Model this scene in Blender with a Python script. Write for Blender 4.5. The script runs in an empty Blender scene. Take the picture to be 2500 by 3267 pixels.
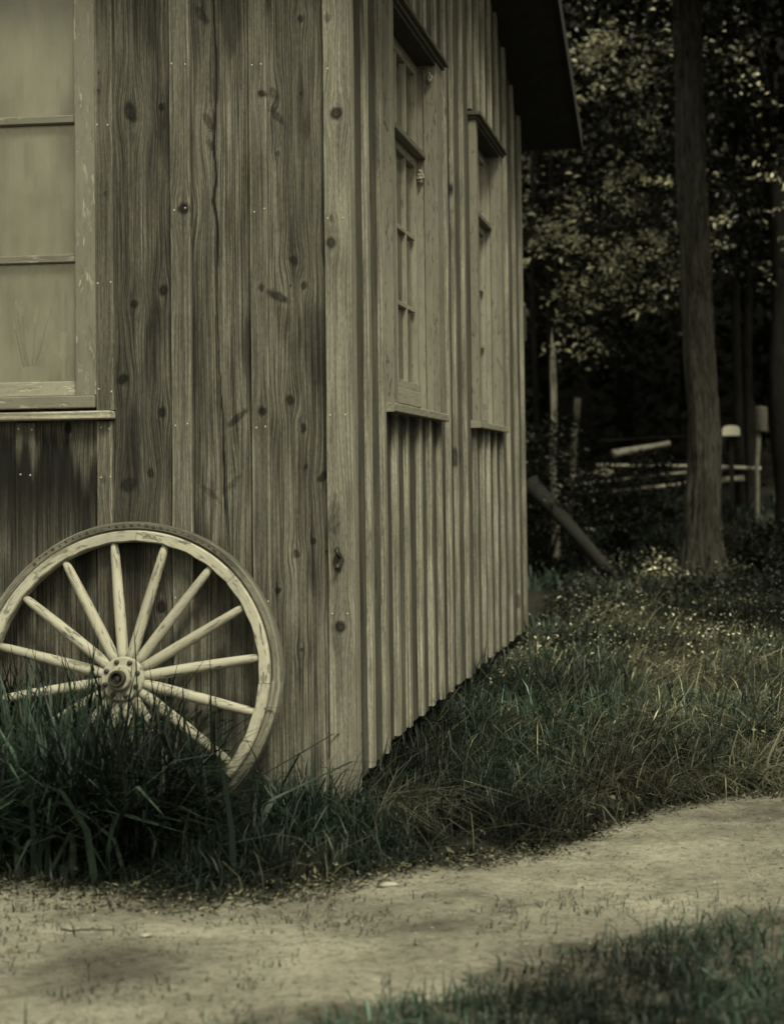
import bpy, math, random
import numpy as np
from mathutils import Vector, Matrix
R = math.radians
SC = bpy.context.scene
COL = SC.collection
rng = np.random.default_rng(11)
random.seed(5)

# ------------------------------------------------------------------ camera
def build_camera():
    yaw, pitch, roll = math.atan(.084), .031, .017
    fw = Vector((-math.sin(yaw)*math.cos(pitch), math.cos(yaw)*math.cos(pitch), math.sin(pitch)))
    r = Vector((math.cos(yaw), math.sin(yaw), 0)); u = r.cross(fw)
    c, s = math.cos(roll), math.sin(roll)
    r2 = c*r - s*u; u2 = c*u + s*r
    cd = bpy.data.cameras.new('camera'); co = bpy.data.objects.new('camera', cd); COL.objects.link(co)
    m = Matrix((r2, u2, -fw)).transposed().to_4x4(); m.translation = (1.44, -5.40, 1.18)
    co.matrix_world = m
    cd.sensor_fit = 'VERTICAL'; cd.sensor_height = 36; cd.lens = 36*4500/3267
    cd.shift_x = -665/3267; cd.shift_y = -258/3267
    cd.clip_start = .05; cd.clip_end = 500
    cd.dof.use_dof = True; cd.dof.focus_distance = 6.3; cd.dof.aperture_fstop = 2.0
    SC.camera = co
build_camera()

# ------------------------------------------------------------------ sky, sun, exposure (soft bright overcast)
SUN_EL, SUN_AZ = R(55), R(146)          # azimuth measured from +y towards +x
w = bpy.data.worlds.new('World'); SC.world = w; w.use_nodes = True
nt = w.node_tree; bg = nt.nodes['Background']
sky = nt.nodes.new('ShaderNodeTexSky'); sky.sky_type = 'NISHITA'; sky.sun_disc = False
sky.sun_elevation = SUN_EL; sky.sun_rotation = SUN_AZ; sky.dust_density = 4; sky.air_density = 1.2
hs = nt.nodes.new('ShaderNodeHueSaturation'); hs.inputs['Saturation'].default_value = 0
tn_ = nt.nodes.new('ShaderNodeMixRGB'); tn_.blend_type = 'MULTIPLY'; tn_.inputs[0].default_value = 1
tn_.inputs[2].default_value = (1, .965, .72, 1)
nt.links.new(sky.outputs[0], hs.inputs['Color']); nt.links.new(hs.outputs[0], tn_.inputs[1])
nt.links.new(tn_.outputs[0], bg.inputs['Color']); bg.inputs['Strength'].default_value = .092
sl = bpy.data.lights.new('sun', 'SUN'); sl.energy = 2.5; sl.angle = R(14); sl.color = (1, .95, .70)
so = bpy.data.objects.new('sun', sl); COL.objects.link(so)
d = Vector((math.sin(SUN_AZ)*math.cos(SUN_EL), math.cos(SUN_AZ)*math.cos(SUN_EL), math.sin(SUN_EL)))
so.rotation_euler = (-d).to_track_quat('-Z', 'Y').to_euler()
SC.view_settings.view_transform = 'Standard'; SC.view_settings.look = 'None'
SC.view_settings.exposure = 0.70; SC.view_settings.gamma = 1

# ------------------------------------------------------------------ helpers
def tag(o, label=None, cat=None, group=None, kind=None):
    if label: o['label'] = label
    if cat: o['category'] = cat
    if group: o['group'] = group
    if kind: o['kind'] = kind
    return o
def empty(name, loc, label=None, cat=None, group=None):
    o = bpy.data.objects.new(name, None); COL.objects.link(o); o.location = loc; o.empty_display_size = .1
    return tag(o, label, cat, group)
def raw(name, V, F, mat, parent=None, attrs=None, smooth=False, world=False):
    """V n x 3; F list of faces, or an (n,k) int array"""
    me = bpy.data.meshes.new(name)
    V = np.asarray(V, np.float32)
    if isinstance(F, np.ndarray):
        n, k = F.shape
        me.vertices.add(len(V)); me.vertices.foreach_set('co', V.ravel())
        me.loops.add(n*k); me.loops.foreach_set('vertex_index', F.astype(np.int32).ravel())
        me.polygons.add(n); me.polygons.foreach_set('loop_start', np.arange(0, n*k, k, dtype=np.int32))
        me.update(calc_edges=True)
    else:
        me.from_pydata(V.tolist(), [], F)
    for k, a in (attrs or {}).items():
        a = np.asarray(a, np.float32)
        if a.ndim == 1:
            me.attributes.new(k, 'FLOAT', 'POINT').data.foreach_set('value', a)
        else:
            me.attributes.new(k, 'FLOAT_VECTOR', 'POINT').data.foreach_set('vector', a.ravel())
    if smooth: me.polygons.foreach_set('use_smooth', np.ones(len(me.polygons), bool))
    me.validate(); me.materials.append(mat)
    o = bpy.data.objects.new(name, me); COL.objects.link(o)
    if parent: o.parent = parent
    return o

_T = np.random.default_rng(3).random((64, 64, 64)).astype(np.float32)
def vn(p):
    p = np.asarray(p, float); i = np.floor(p).astype(int); f = p-i; f = f*f*(3-2*f)
    out = 0
    for a in (0, 1):
        for b in (0, 1):
            for c in (0, 1):
                wgt = (f[..., 0] if a else 1-f[..., 0])*(f[..., 1] if b else 1-f[..., 1])*(f[..., 2] if c else 1-f[..., 2])
                out = out + wgt*_T[(i[..., 0]+a) % 64, (i[..., 1]+b) % 64, (i[..., 2]+c) % 64]
    return out
def fbm(p, o=4):
    p = np.asarray(p, float); s = 0; a = .5
    for k in range(o):
        s = s+a*vn(p*2**k+7.3*k); a *= .5
    return s/(1-.5**o)

class MB:
    """collects solid shapes with a grain coordinate 'g' and a tone 'tn'"""
    def __init__(s): s.V = []; s.F = []; s.G = []; s.T = []; s.n = 0
    def add(s, V, F, G, T):
        V = np.asarray(V, float); o = s.n
        s.V.append(V); s.F += [[i+o for i in f] for f in F]; s.G.append(np.asarray(G, float))
        s.T.append(np.full(len(V), T, float) if np.isscalar(T) else np.asarray(T, float)); s.n += len(V)
    def box(s, lo, hi, axis=2, tone=1., ch=.002, M=None):
        """chamfered box, grain running along 'axis'"""
        lo = np.array(lo, float); hi = np.array(hi, float); c = min(ch, .3*float(min(hi-lo)))
        ctr = (lo+hi)/2; h = (hi-lo)/2; V = []; idx = {}
        for sx in (-1, 1):
            for sy in (-1, 1):
                for sz in (-1, 1):
                    S = np.array((sx, sy, sz))
                    for a in range(3):
                        p = S*(h-c); p[a] = S[a]*h[a]; idx[(sx, sy, sz, a)] = len(V); V.append(ctr+p)
        F = []
        for a in range(3):
            b, c2 = (a+1) % 3, (a+2) % 3
            for sg in (-1, 1):
                q = []
                for (u, v) in ((-1, -1), (1, -1), (1, 1), (-1, 1)):
                    S = [0, 0, 0]; S[a] = sg; S[b] = u; S[c2] = v; q.append(idx[(*S, a)])
                F.append(q if sg > 0 else q[::-1])
            for u in (-1, 1):
                for v in (-1, 1):      # edge strip along axis a
                    S0 = [0, 0, 0]; S0[b] = u; S0[c2] = v; S1 = list(S0); S0[a] = -1; S1[a] = 1
                    q = [idx[(*S0, b)], idx[(*S1, b)], idx[(*S1, c2)], idx[(*S0, c2)]]
                    F.append(q if u*v > 0 else q[::-1])
        for sx in (-1, 1):
            for sy in (-1, 1):
                for sz in (-1, 1):
                    q = [idx[(sx, sy, sz, a)] for a in range(3)]
                    F.append(q if sx*sy*sz > 0 else q[::-1])
        V = np.array(V); G = V-lo
        G = np.stack([G[:, (axis+1) % 3], G[:, (axis+2) % 3], G[:, axis]], 1)+rng.random(3)*30
        if M is not None: V = np.array([M @ Vector(v) for v in V])
        s.add(V, F, G, tone)
    def loft(s, rings, caps=True, tone=1., g=None, closed=True):
        """rings: list of (n,3) arrays"""
        n = len(rings[0]); V = np.concatenate(rings); F = []
        for i in range(len(rings)-1):
            for j in range(n if closed else n-1):
                k = (j+1) % n
                F.append([i*n+j, i*n+k, (i+1)*n+k, (i+1)*n+j])
        if caps: F.append(list(range(n))[::-1]); F.append([(len(rings)-1)*n+j for j in range(n)])
        s.add(V, F, g if g is not None else V+rng.random(3)*20, tone)
    def tube(s, pts, rad, n=10, tone=1., ell=1., caps=True, disp=None, ref=(0, 0, 1)):
        pts = np.array(pts, float); rad = np.broadcast_to(np.asarray(rad, float), (len(pts),)); rings = []; G = []; L = 0
        off = rng.random(3)*20
        for i, p in enumerate(pts):
            t = pts[min(i+1, len(pts)-1)]-pts[max(i-1, 0)]; t /= np.linalg.norm(t)
            a = np.cross(t, ref if abs(np.dot(t, ref)) < .95 else (1, 0, .1)); a /= np.linalg.norm(a); b = np.cross(a, t)
            if i: L += np.linalg.norm(p-pts[i-1])
            th = np.arange(n)*2*math.pi/n
            r = rad[i]*np.ones(n)
            if disp is not None: r = r*disp(th, L)
            rings.append(p+np.outer(r*np.cos(th), a)-np.outer(r*np.sin(th)*ell, b))
            G.append(np.stack([rad[i]*np.cos(th)+off[0], rad[i]*np.sin(th)+off[1], np.full(n, L+off[2])], 1))
        s.loft(rings, caps, tone, np.concatenate(G))
    def build(s, name, mat, parent=None, smooth=False, bevel=0):
        o = raw(name, np.concatenate(s.V), s.F, mat, parent, {'g': np.concatenate(s.G), 'tn': np.concatenate(s.T)}, smooth)
        return o
def lathe(prof, n=24, axis='z'):
    rings = []
    for r, h in prof:
        t = np.arange(n)*2*math.pi/n
        rings.append(np.stack([r*np.cos(t), r*np.sin(t), np.full(n, h)], 1))
    return rings

# ------------------------------------------------------------------ materials
class NB:
    def __init__(s, name):
        s.m = bpy.data.materials.new(name); s.m.use_nodes = True; s.t = s.m.node_tree; s.b = s.t.nodes['Principled BSDF']
    def n(s, typ, ins=None, **kw):
        x = s.t.nodes.new(typ)
        for k, v in kw.items(): setattr(x, k, v)
        for k, v in (ins or {}).items():
            if isinstance(v, bpy.types.NodeSocket): s.t.links.new(v, x.inputs[k])
            else: x.inputs[k].default_value = v
        return x
    def attr(s, name): return s.n('ShaderNodeAttribute', attribute_name=name)
    def math(s, op, a, b=0., c=None):
        x = s.n('ShaderNodeMath', {0: a, 1: b}, operation=op)
        if c is not None: x.inputs[2].default_value = c
        return x.outputs[0]
    def noise(s, vec, scale=1., detail=4., rough=.55, dist=0.):
        return s.n('ShaderNodeTexNoise', {'Vector': vec, 'Scale': scale, 'Detail': detail, 'Roughness': rough, 'Distortion': dist}).outputs[0]
    def map(s, vec, sc, loc=(0, 0, 0)): return s.n('ShaderNodeMapping', {'Vector': vec, 'Scale': sc, 'Location': loc}).outputs[0]
    def rr(s, x, a, b, c=0., d_=1.): return s.n('ShaderNodeMapRange', {'Value': x, 'From Min': a, 'From Max': b, 'To Min': c, 'To Max': d_}).outputs[0]
    def mix(s, f, a, b): return s.n('ShaderNodeMixRGB', {'Fac': f, 'Color1': a, 'Color2': b}).outputs[0]
    def scale(s, col, f): return s.n('ShaderNodeVectorMath', {0: col, 'Scale': f}, operation='SCALE').outputs[0]
    def link(s, a, k): s.t.links.new(a, s.b.inputs[k])
    def bump(s, h, strength=.5, dist=.002):
        s.link(s.n('ShaderNodeBump', {'Height': h, 'Strength': strength, 'Distance': dist}).outputs[0], 'Normal')
def c4(v): return (*v, 1)
OL = np.array((1, .965, .80))                     # the warm grey of weathered wood

def wood(name, lum, contrast=.55, fs=150, rough=.85, bump=.5, mottle=.3, spec=.25):
    b = NB(name); g = b.attr('g').outputs['Vector']; t = b.attr('tn').outputs['Fac']
    fine = b.noise(b.map(g, (fs, fs, 2.2)), 1, 3, .6, .4)
    mid = b.noise(b.map(g, (fs*.22, fs*.22, .9)), 1, 4, .6)
    blot = b.noise(b.map(g, (9, 9, 2.2)), 1, 5, .6)
    saw = b.noise(b.map(g, (14, 14, 260)), 1, 2, .5); pore = b.noise(b.map(g, (420, 420, 40)), 1, 2, .6)
    f1 = b.rr(fine, .40, .60, 1-contrast, 1+contrast*.7)
    f2 = b.math('MULTIPLY', b.rr(mid, .3, .7, 1-contrast*.4, 1+contrast*.4), b.math('MULTIPLY', b.rr(saw, .35, .65, .96, 1.04), b.rr(pore, .40, .60, .76, 1.2)))
    f3 = b.rr(blot, .3, .7, 1-mottle, 1+mottle)
    k = b.math('MULTIPLY', b.math('MULTIPLY', f1, f2), b.math('MULTIPLY', f3, t))
    b.link(b.scale(c4(OL*lum)[:3], k), 'Base Color')
    b.b.inputs['Roughness'].default_value = rough; b.b.inputs['Specular IOR Level'].default_value = spec
    h = b.math('ADD', fine, b.math('MULTIPLY', mid, .8)); b.bump(h, bump, .0025)
    return b.m
def paint(name, lum, under, amount=.5, rough=.6, fs=9):
    """old paint, flaked off in patches along the grain"""
    b = NB(name); g = b.attr('g').outputs['Vector']; t = b.attr('tn').outputs['Fac']
    n1 = b.noise(b.map(g, (fs*5, fs*5, fs)), 1, 6, .65, .6)
    mask = b.rr(n1, amount-.015, amount+.015)
    wd = b.noise(b.map(g, (170, 170, 3)), 1, 3, .6)
    dirt = b.noise(b.map(g, (14, 14, 3)), 1, 5, .6)
    ck = b.noise(b.map(g, (60, 60, 14)), 1, 5, .7)
    cp = b.scale(tuple(OL*lum), b.math('MULTIPLY', b.rr(dirt, .3, .7, .8, 1.15), b.rr(ck, .36, .46, .75, 1.)))
    cw = b.scale(tuple(OL*under), b.rr(wd, .3, .7, .55, 1.4))
    b.link(b.n('ShaderNodeVectorMath', {0: b.mix(mask, cp, cw), 'Scale': t}, operation='SCALE').outputs[0], 'Base Color')
    b.b.inputs['Roughness'].default_value = rough; b.b.inputs['Specular IOR Level'].default_value = .3
    b.bump(b.math('ADD', b.math('MULTIPLY', mask, -1.2), b.math('MULTIPLY', ck, .5)), .6, .002)
    return b.m
def plain(name, col, rough=.6, metal=0., var=.3, sc=20, bump=.3):
    b = NB(name); p = b.n('ShaderNodeTexCoord').outputs['Object']
    n1 = b.noise(p, sc, 5, .65); k = b.rr(n1, .3, .7, 1-var, 1+var)
    b.link(b.scale(tuple(col), k), 'Base Color'); b.b.inputs['Roughness'].default_value = rough; b.b.inputs['Metallic'].default_value = metal
    b.bump(n1, bump, .003); return b.m
def foliage(name, col, rough=.45, transl=.25, spec=.5):
    b = NB(name); t = b.attr('tn').outputs['Fac']
    c = b.scale(tuple(col), t); b.link(c, 'Base Color')
    b.b.inputs['Roughness'].default_value = rough; b.b.inputs['Specular IOR Level'].default_value = spec
    tr = b.n('ShaderNodeBsdfTranslucent', {'Color': c}); mx = b.n('ShaderNodeMixShader', {0: transl, 1: b.b.outputs[0], 2: tr.outputs[0]})
    b.t.links.new(mx.outputs[0], b.t.nodes['Material Output'].inputs['Surface']); return b.m
def bark(name, lum, fs=26, bump=1.):
    b = NB(name); g = b.attr('g').outputs['Vector']; t = b.attr('tn').outputs['Fac']
    n1 = b.noise(b.map(g, (fs, fs, 4.6)), 1, 6, .7, 1.3); n2 = b.noise(b.map(g, (fs*4, fs*4, 9)), 1, 4, .6)
    n3 = b.noise(b.map(g, (5, 5, 1.1)), 1, 4, .6)
    k = b.math('MULTIPLY', b.math('MULTIPLY', b.rr(n1, .36, .58, .18, 1.45), b.rr(n2, .3, .7, .75, 1.25)), b.math('MULTIPLY', t, b.rr(n3, .3, .7, .7, 1.3)))
    b.link(b.scale(tuple(OL*lum), k), 'Base Color'); b.b.inputs['Roughness'].default_value = .9; b.b.inputs['Specular IOR Level'].default_value = .15
    b.bump(b.math('ADD', n1, b.math('MULTIPLY', n2, .3)), bump, .02); return b.m

M = {}
M['board'] = wood('weathered_board', .080, .68, 250, mottle=.38)
M['side'] = wood('weathered_side_board', .066, .48, 150, mottle=.35)
M['batten'] = wood('weathered_batten', .185, .40, 170, mottle=.35)
M['corner'] = wood('pale_corner_board', .165, .34, 170, mottle=.38)
M['ledge'] = wood('worn_ledge', .25, .35, 70)
M['paint'] = paint('flaking_paint', .155, .25, .585)
M['paint2'] = paint('flaking_side_paint', .165, .09, .60, .6, 15)
M['sash'] = paint('old_sash_paint', .215, .11, .62, .6, 15)
M['wheelwood'] = paint('worn_wheel_paint', .32, .14, .595, .8, 11)
M['tyre'] = wood('weathered_tyre', .13, .35, 60, mottle=.45)
M['iron'] = plain('rusted_iron', OL*.035, .55, .4, .5, 60)
M['nail'] = plain('nail_head', OL*.38, .5, .2, .2, 60)
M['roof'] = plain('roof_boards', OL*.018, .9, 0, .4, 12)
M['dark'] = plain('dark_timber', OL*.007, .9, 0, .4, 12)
M['blind'] = plain('pale_blind', OL*.70, .9, 0, .06, 6, .05)  # paleness stands in for sky reflected in the front panes
M['jar'] = plain('pale_ceramic', OL*.92, .4, 0, .1, 10, .05)
M['nest'] = plain('paper_nest', OL*.32, .9, 0, .5, 220, .8)
M['cyl'] = plain('dull_cylinder', OL*.06, .8, 0, .3, 14)
M['stone'] = plain('pale_stone', OL*.24, .9, 0, .4, 40)
M['white'] = plain('white_enamel', OL*.75, .5, 0, .05, 9, .05)
M['log'] = plain('dead_limb', OL*.008, .9, 0, .5, 14)
M['rail'] = plain('bare_pole', OL*.34, .8, 0, .3, 18)
M['post'] = plain('old_post', OL*.13, .9, 0, .35, 14)
M['bark'] = bark('shaggy_bark', .046, 34)
M['bark2'] = bark('dark_bark', .010)
M['birch'] = bark('pale_stub_bark', .30, 12)
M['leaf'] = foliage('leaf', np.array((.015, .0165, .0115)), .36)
M['leafpale'] = foliage('painted_sun_leaf', np.array((.60, .585, .42)), .25, .38, .8)  # sunlight on the leaves is put into this pale base colour
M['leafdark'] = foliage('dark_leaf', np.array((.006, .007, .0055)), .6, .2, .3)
M['grass'] = foliage('grass_blade', np.array((.020, .032, .024)), .5, .3, .3)
M['mat'] = foliage('matted_blade', np.array((.062, .061, .043)), .6, .3, .3)
M['grit'] = foliage('grit', np.array((.24, .23, .18)), .9, 0., .1)
M['dry'] = foliage('dry_blade', np.array((.15, .147, .10)), .6, .3, .3)
def glass(name, sky_sheen):
    b = NB(name); t = b.t
    n = b.noise(b.map(b.n('ShaderNodeTexCoord').outputs['Object'], (7, 7, 4)), 1, 2, .5)
    bp = b.n('ShaderNodeBump', {'Height': n, 'Strength': .35, 'Distance': .012}).outputs[0]
    fr = b.n('ShaderNodeFresnel', {'IOR': 1.6, 'Normal': bp}).outputs[0]
    tr = b.n('ShaderNodeBsdfTransparent', {'Color': (.93, .94, .90, 1)}); gl = b.n('ShaderNodeBsdfGlossy', {'Roughness': .03, 'Normal': bp})
    haze = b.n('ShaderNodeBsdfDiffuse', {'Color': c4(OL*.62)})           # sky reflection on the panes, painted as a pale diffuse film
    m1 = b.n('ShaderNodeMixShader', {0: fr, 1: tr.outputs[0], 2: gl.outputs[0]})
    dn = b.math('MULTIPLY', b.rr(b.noise(b.map(b.n('ShaderNodeTexCoord').outputs['Object'], (5, 5, 1.6)), 1, 5, .65), .35, .65, .35, 1.7), sky_sheen)
    m2 = b.n('ShaderNodeMixShader', {0: dn, 1: m1.outputs[0], 2: haze.outputs[0]})
    t.links.new(m2.outputs[0], t.nodes['Material Output'].inputs['Surface']); return b.m
M['glass'] = glass('old_window_glass', .13); M['glass2'] = glass('dark_window_glass', .05)

# ------------------------------------------------------------------ ground
def ground_h(x, y):
    x = np.asarray(x, float); y = np.asarray(y, float)
    h = np.interp(y, [-9, -1, .5, 5, 8.7, 13, 16, 20, 26, 34, 60], [-.16, -.13, -.11, -.03, .08, .52, 1.0, 2.6, 5.4, 9.5, 20])
    p = np.stack([x*1.1+5, y*1.1+9, 0*x], -1); q = np.stack([x*7+5, y*7+3, 0*x+4], -1); q2 = np.stack([x*26, y*26, 0*x+9], -1)
    return h+(fbm(p, 2)-.5)*.06+(fbm(q, 2)-.5)*.02+(fbm(q2, 2)-.5)*.008
# edge of the grass along the wall (x, y): in front of it lies the bare path
GX = [-6, -.9, -.5, -.165, .09, .45, .756, .96, 1.175, 1.45, 2.2, 4, 9]
GY = [-.95, -.97, -1.02, -1.0, -.85, -.60, -.42, -.20, .12, .32, .45, .6, .8]
FX = [-6, .2, .566, .837, 1.15, 1.6, 3, 8]         # edge of the grass on the near side
FY = [-2.6, -2.2, -1.93, -1.66, -1.36, -1.12, -.75, -.4]
def path_mask(x, y):
    e = (fbm(np.stack([x*3, y*3, 0*x+2], -1), 4)-.5)*.5
    a = np.interp(x, GX, GY)-y+e*.6; b = y-np.interp(x, FX, FY)+e*1.1+(fbm(np.stack([x*11, y*11, 0*x+7], -1), 3)-.5)*.5
    return np.clip(np.minimum(a/.16, b/.3)+.45, 0, 1)
def build_ground():
    xs = np.concatenate([np.linspace(-60, -8, 14)[:-1], np.linspace(-8, -2.2, 30)[:-1], np.linspace(-2.2, 3.2, 260)[:-1], np.linspace(3.2, 10, 50)[:-1], np.linspace(10, 60, 14)])
    ys = np.concatenate([np.linspace(-60, -9, 12)[:-1], np.linspace(-9, -3, 30)[:-1], np.linspace(-3, 1.4, 220)[:-1], np.linspace(1.4, 10, 160)[:-1], np.linspace(10, 20, 60)[:-1], np.linspace(20, 60, 20)])
    X, Y = np.meshgrid(xs, ys); x, y = X.ravel(), Y.ravel()
    pm = path_mask(x, y)
    nz_ = fbm(np.stack([x*5+3, y*9, 0*x+1], -1), 4); nz2 = fbm(np.stack([x*1.7+3, y*3, 0*x+5], -1), 3)
    wet = 1-.55*np.clip(np.exp(-((x+.20)/.28)**2-((y+1.58)/.22)**2)*1.5*(.3+1.3*nz_)-.1, 0, 1)      # damp dark patch of earth
    wet = wet*(1-.5*np.clip((nz2-.55)/.12, 0, 1)*np.clip((nz_-.35)*3, 0, 1))*(1+.22*np.clip((.42-nz2)/.1, 0, 1))
    near_ = (y < np.interp(x, FX, FY)+.5) & (y < -.9); pm = np.where(near_, np.maximum(pm, .30+.3*nz_*(y < -.9)), pm)
    rut = np.clip((fbm(np.stack([x*2.2, y*9+4, 0*x], -1), 3)-.5)*2, -1, 1)*.012*pm
    z = ground_h(x, y)-.012*pm+rut
    nx = len(xs); i = np.arange(nx*len(ys)).reshape(len(ys), nx)
    F = np.stack([i[:-1, :-1].ravel(), i[:-1, 1:].ravel(), i[1:, 1:].ravel(), i[1:, :-1].ravel()], 1)
    b = NB('earth'); p = b.n('ShaderNodeTexCoord').outputs['Object']; a = b.attr('pm').outputs['Fac']
    n1 = b.noise(p, 3.2, 6, .62); n2 = b.noise(b.map(p, (30, 60, 40)), 1, 5, .7); n3 = b.noise(p, 160, 3, .6); n4 = b.noise(b.map(p, (1.3, 2.6, 1)), 1, 3, .5); n5 = b.noise(b.map(p, (22, 48, 30)), 1, 6, .75)
    k = b.math('MULTIPLY', b.math('MULTIPLY', b.rr(n1, .3, .7, .72, 1.2), b.rr(n2, .32, .55, .72, 1.08)), b.math('MULTIPLY', b.rr(n3, .3, .7, .8, 1.2), b.math('MULTIPLY', b.rr(n4, .35, .6, .72, 1.12), b.rr(n5, .36, .48, .55, 1.04))))
    dirt = b.scale(tuple(OL*.178), k); soil = b.scale(tuple(OL*.022), b.rr(n1, .3, .7, .6, 1.4))
    damp = b.n('ShaderNodeVectorMath', {0: b.mix(a, soil, dirt), 'Scale': b.attr('wet').outputs['Fac']}, operation='SCALE').outputs[0]; b.link(damp, 'Base Color'); b.b.inputs['Roughness'].default_value = .95; b.b.inputs['Specular IOR Level'].default_value = .1
    b.bump(b.math('ADD', n2, b.math('MULTIPLY', n3, .4)), .7, .012)
    tag(raw('ground', np.stack([x, y, z], 1), F, b.m, None, {'pm': pm, 'wet': wet}, True), kind='structure')
build_ground()

# ------------------------------------------------------------------ wooden building
KN = [(-0.742, 2.671, 0.012, 1.2, 0, 0.95), (-0.869, 2.653, 0.024, 1.5, -25, 0.75), (-0.326, 2.703, 0.0132, 1, 0, 0.95), (-0.283, 2.705, 0.0108, 2.6, -40, 0.6), (-0.271, 2.614, 0.0132, 2.6, -38, 0.7), (-0.175, 3.0, 0.0108, 1.3, 10, 0.7), (-0.175, 2.701, 0.0072, 1, 0, 0.7), (-0.272, 2.469, 0.0084, 1, 0, 0.45), (-0.645, 2.258, 0.0204, 1.05, 0, 0.9), (-0.551, 2.608, 0.012, 3, -30, 0.65), (-0.541, 2.515, 0.0096, 2.5, -38, 0.6), (-0.21, 2.042, 0.0144, 1.4, -20, 0.7), (-0.17, 1.942, 0.0108, 1.3, 20, 0.75), (-0.225, 1.943, 0.0048, 1, 0, 0.8), (-0.74, 1.939, 0.0156, 1.2, 0, 0.85), (-0.859, 1.889, 0.0144, 1, 0, 0.8), (-0.335, 1.936, 0.0108, 1.3, 0, 0.7), (-0.274, 1.902, 0.0144, 2.8, -60, 0.85), (-0.575, 3.033, 0.0132, 3, -35, 0.7), (-0.747, 1.456, 0.0144, 1.4, 0, 0.85), (-0.335, 1.452, 0.0156, 1.1, 0, 0.95), (-0.442, 1.429, 0.0108, 4.2, 52, 0.75), (-0.231, 1.493, 0.0132, 1.4, 0, 0.75), (-0.18, 1.382, 0.0096, 1.8, 0, 0.8), (-0.104, 1.191, 0.0132, 1.8, 40, 0.8), (-0.171, 1.23, 0.0072, 1.5, 20, 0.7), (-0.212, 0.892, 0.012, 1.3, -20, 0.7), (-0.145, 0.941, 0.0096, 1.2, 20, 0.8), (-0.886, 1.172, 0.024, 1.4, 60, 0.6), (-0.796, 1.218, 0.0132, 1.2, 0, 0.7), (-1.133, 1.402, 0.0144, 1.4, 0, 0.9), (-0.908, 1.589, 0.0168, 1.3, 50, 0.85), (-0.556, 1.135, 0.0096, 5, -50, 0.45), (-0.467, 1.167, 0.0096, 5, 45, 0.35), (-0.288, 0.751, 0.0096, 1.1, 30, 0.85), (-0.755, 0.689, 0.0156, 1.4, 0, 0.85), (-0.195, 0.521, 0.0072, 1, 0, 0.7), (-0.192, 1.414, 0.0048, 2, 0, 0.4), (-0.988, 2.812, 0.006, 1, 0, 0.8), (-0.99, 2.739, 0.006, 1, 0, 0.8), (-0.965, 2.327, 0.006, 1.5, 0, 0.7), (-0.949, 1.852, 0.0048, 1, 0, 0.5), (-0.978, 1.194, 0.012, 1.3, 0, 0.4), (-0.026, 2.614, 0.0228, 1, 0, 0.85), (-0.055, 2.104, 0.0156, 1.2, 0, 0.75), (-0.033, 0.609, 0.018, 1.05, 0, 0.85), (-0.058, 2.991, 0.012, 1.2, 0, 0.4), (-0.052, 1.033, 0.0168, 4, 0, 0.45), (-0.052, 2.197, 0.0072, 2, 0, 0.5)]
SIDE_KN = [(0.815, 2.784, .016, 1.6, 0, .7), (1.163, 2.961, .018, 1.5, 0, .7), (1.961, 3.129, .018, 1.5, 0, .7), (2.135, 2.752, .03, 1.6, 0, .85), (2.155, 1.286, .03, 1.5, 0, .8), (2.37, 1.297, .02, 1.5, 0, .7), (2.587, .655, .015, 1.3, 0, .7), (3.399, 4.001, .03, 1.5, 0, .7), (3.983, 3.788, .03, 1.5, 0, .7), (.366, .767, .035, 1.7, 0, .75), (.125, 3.032, .02, 1.8, 0, .7), (4.46, .297, .03, 1.6, 0, .6), (.366, 2.1, .012, 9, 0, .5), (.61, .9, .012, 9, 0, .5), (.85, 1.0, .018, 9, 0, .55), (1.33, .9, .02, 9, 0, .5)]
CR = np.array([(-0.525, 3.9), (-0.525, 3.09), (-0.521, 2.902), (-0.518, 2.714), (-0.53, 2.501), (-0.523, 2.389), (-0.532, 2.289), (-0.52, 2.177), (-0.52, 2.028), (-0.525, 1.891), (-0.517, 1.668), (-0.512, 1.532), (-0.502, 1.42), (-0.502, 1.285), (-0.498, 1.149), (-0.494, 1.038), (-0.493, 0.903)])[::-1]
def knotting(u, z, knots):
    """tone factor and grain shift of the knots"""
    t = np.ones_like(u); du = np.zeros_like(u); dz = np.zeros_like(u)
    for (ku, kz, r, asp, ang, dk) in knots:
        near = (abs(u-ku) < r*asp*7) & (abs(z-kz) < r*asp*14)
        if not near.any(): continue
        x = u[near]-ku; y = z[near]-kz; c, s = math.cos(R(-ang)), math.sin(R(-ang))
        a = (c*x+s*y); b_ = (-s*x+c*y)/asp
        wob = 1+(.55+.25*(asp > 2))*(fbm(np.stack([x/r*.8+ku*40, y/r*.8+kz*40, 0*x], -1), 2)-.5)
        q = np.sqrt(a*a+b_*b_)/r*wob
        core = np.clip((1.2-q)/.25, 0, 1); ring = np.exp(-((q-1.1)/.2)**2)*.35; halo = np.exp(-((q-1.9)/.5)**2)
        sm = np.clip(1-abs(x)/(r*2.2), 0, 1)*np.exp(-abs(y)/(r*5))*.35
        core = core*(1 if asp < 2 else .45+.75*fbm(np.stack([x*60+ku*9, y*25, 0*x+3], -1), 3))
        t[near] *= (1-min(.96, dk*1.12)*np.clip(core, 0, 1)*(.86+.14*np.cos(q*9)))*(1-ring*dk)*(1-sm*dk)*(1+.12*halo*dk)
        e = np.exp(-(x/(3.0*r))**2-(y/(5.5*r*max(1, asp*.6)))**2)
        du[near] -= x*e*.72
        dz[near] += 0
    return t, du
def wobble(z, seed, amp=.0025): return (fbm(np.stack([z*2.5+seed, z*0+seed*3.1, z*0], -1), 3)-.5)*2*amp
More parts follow.
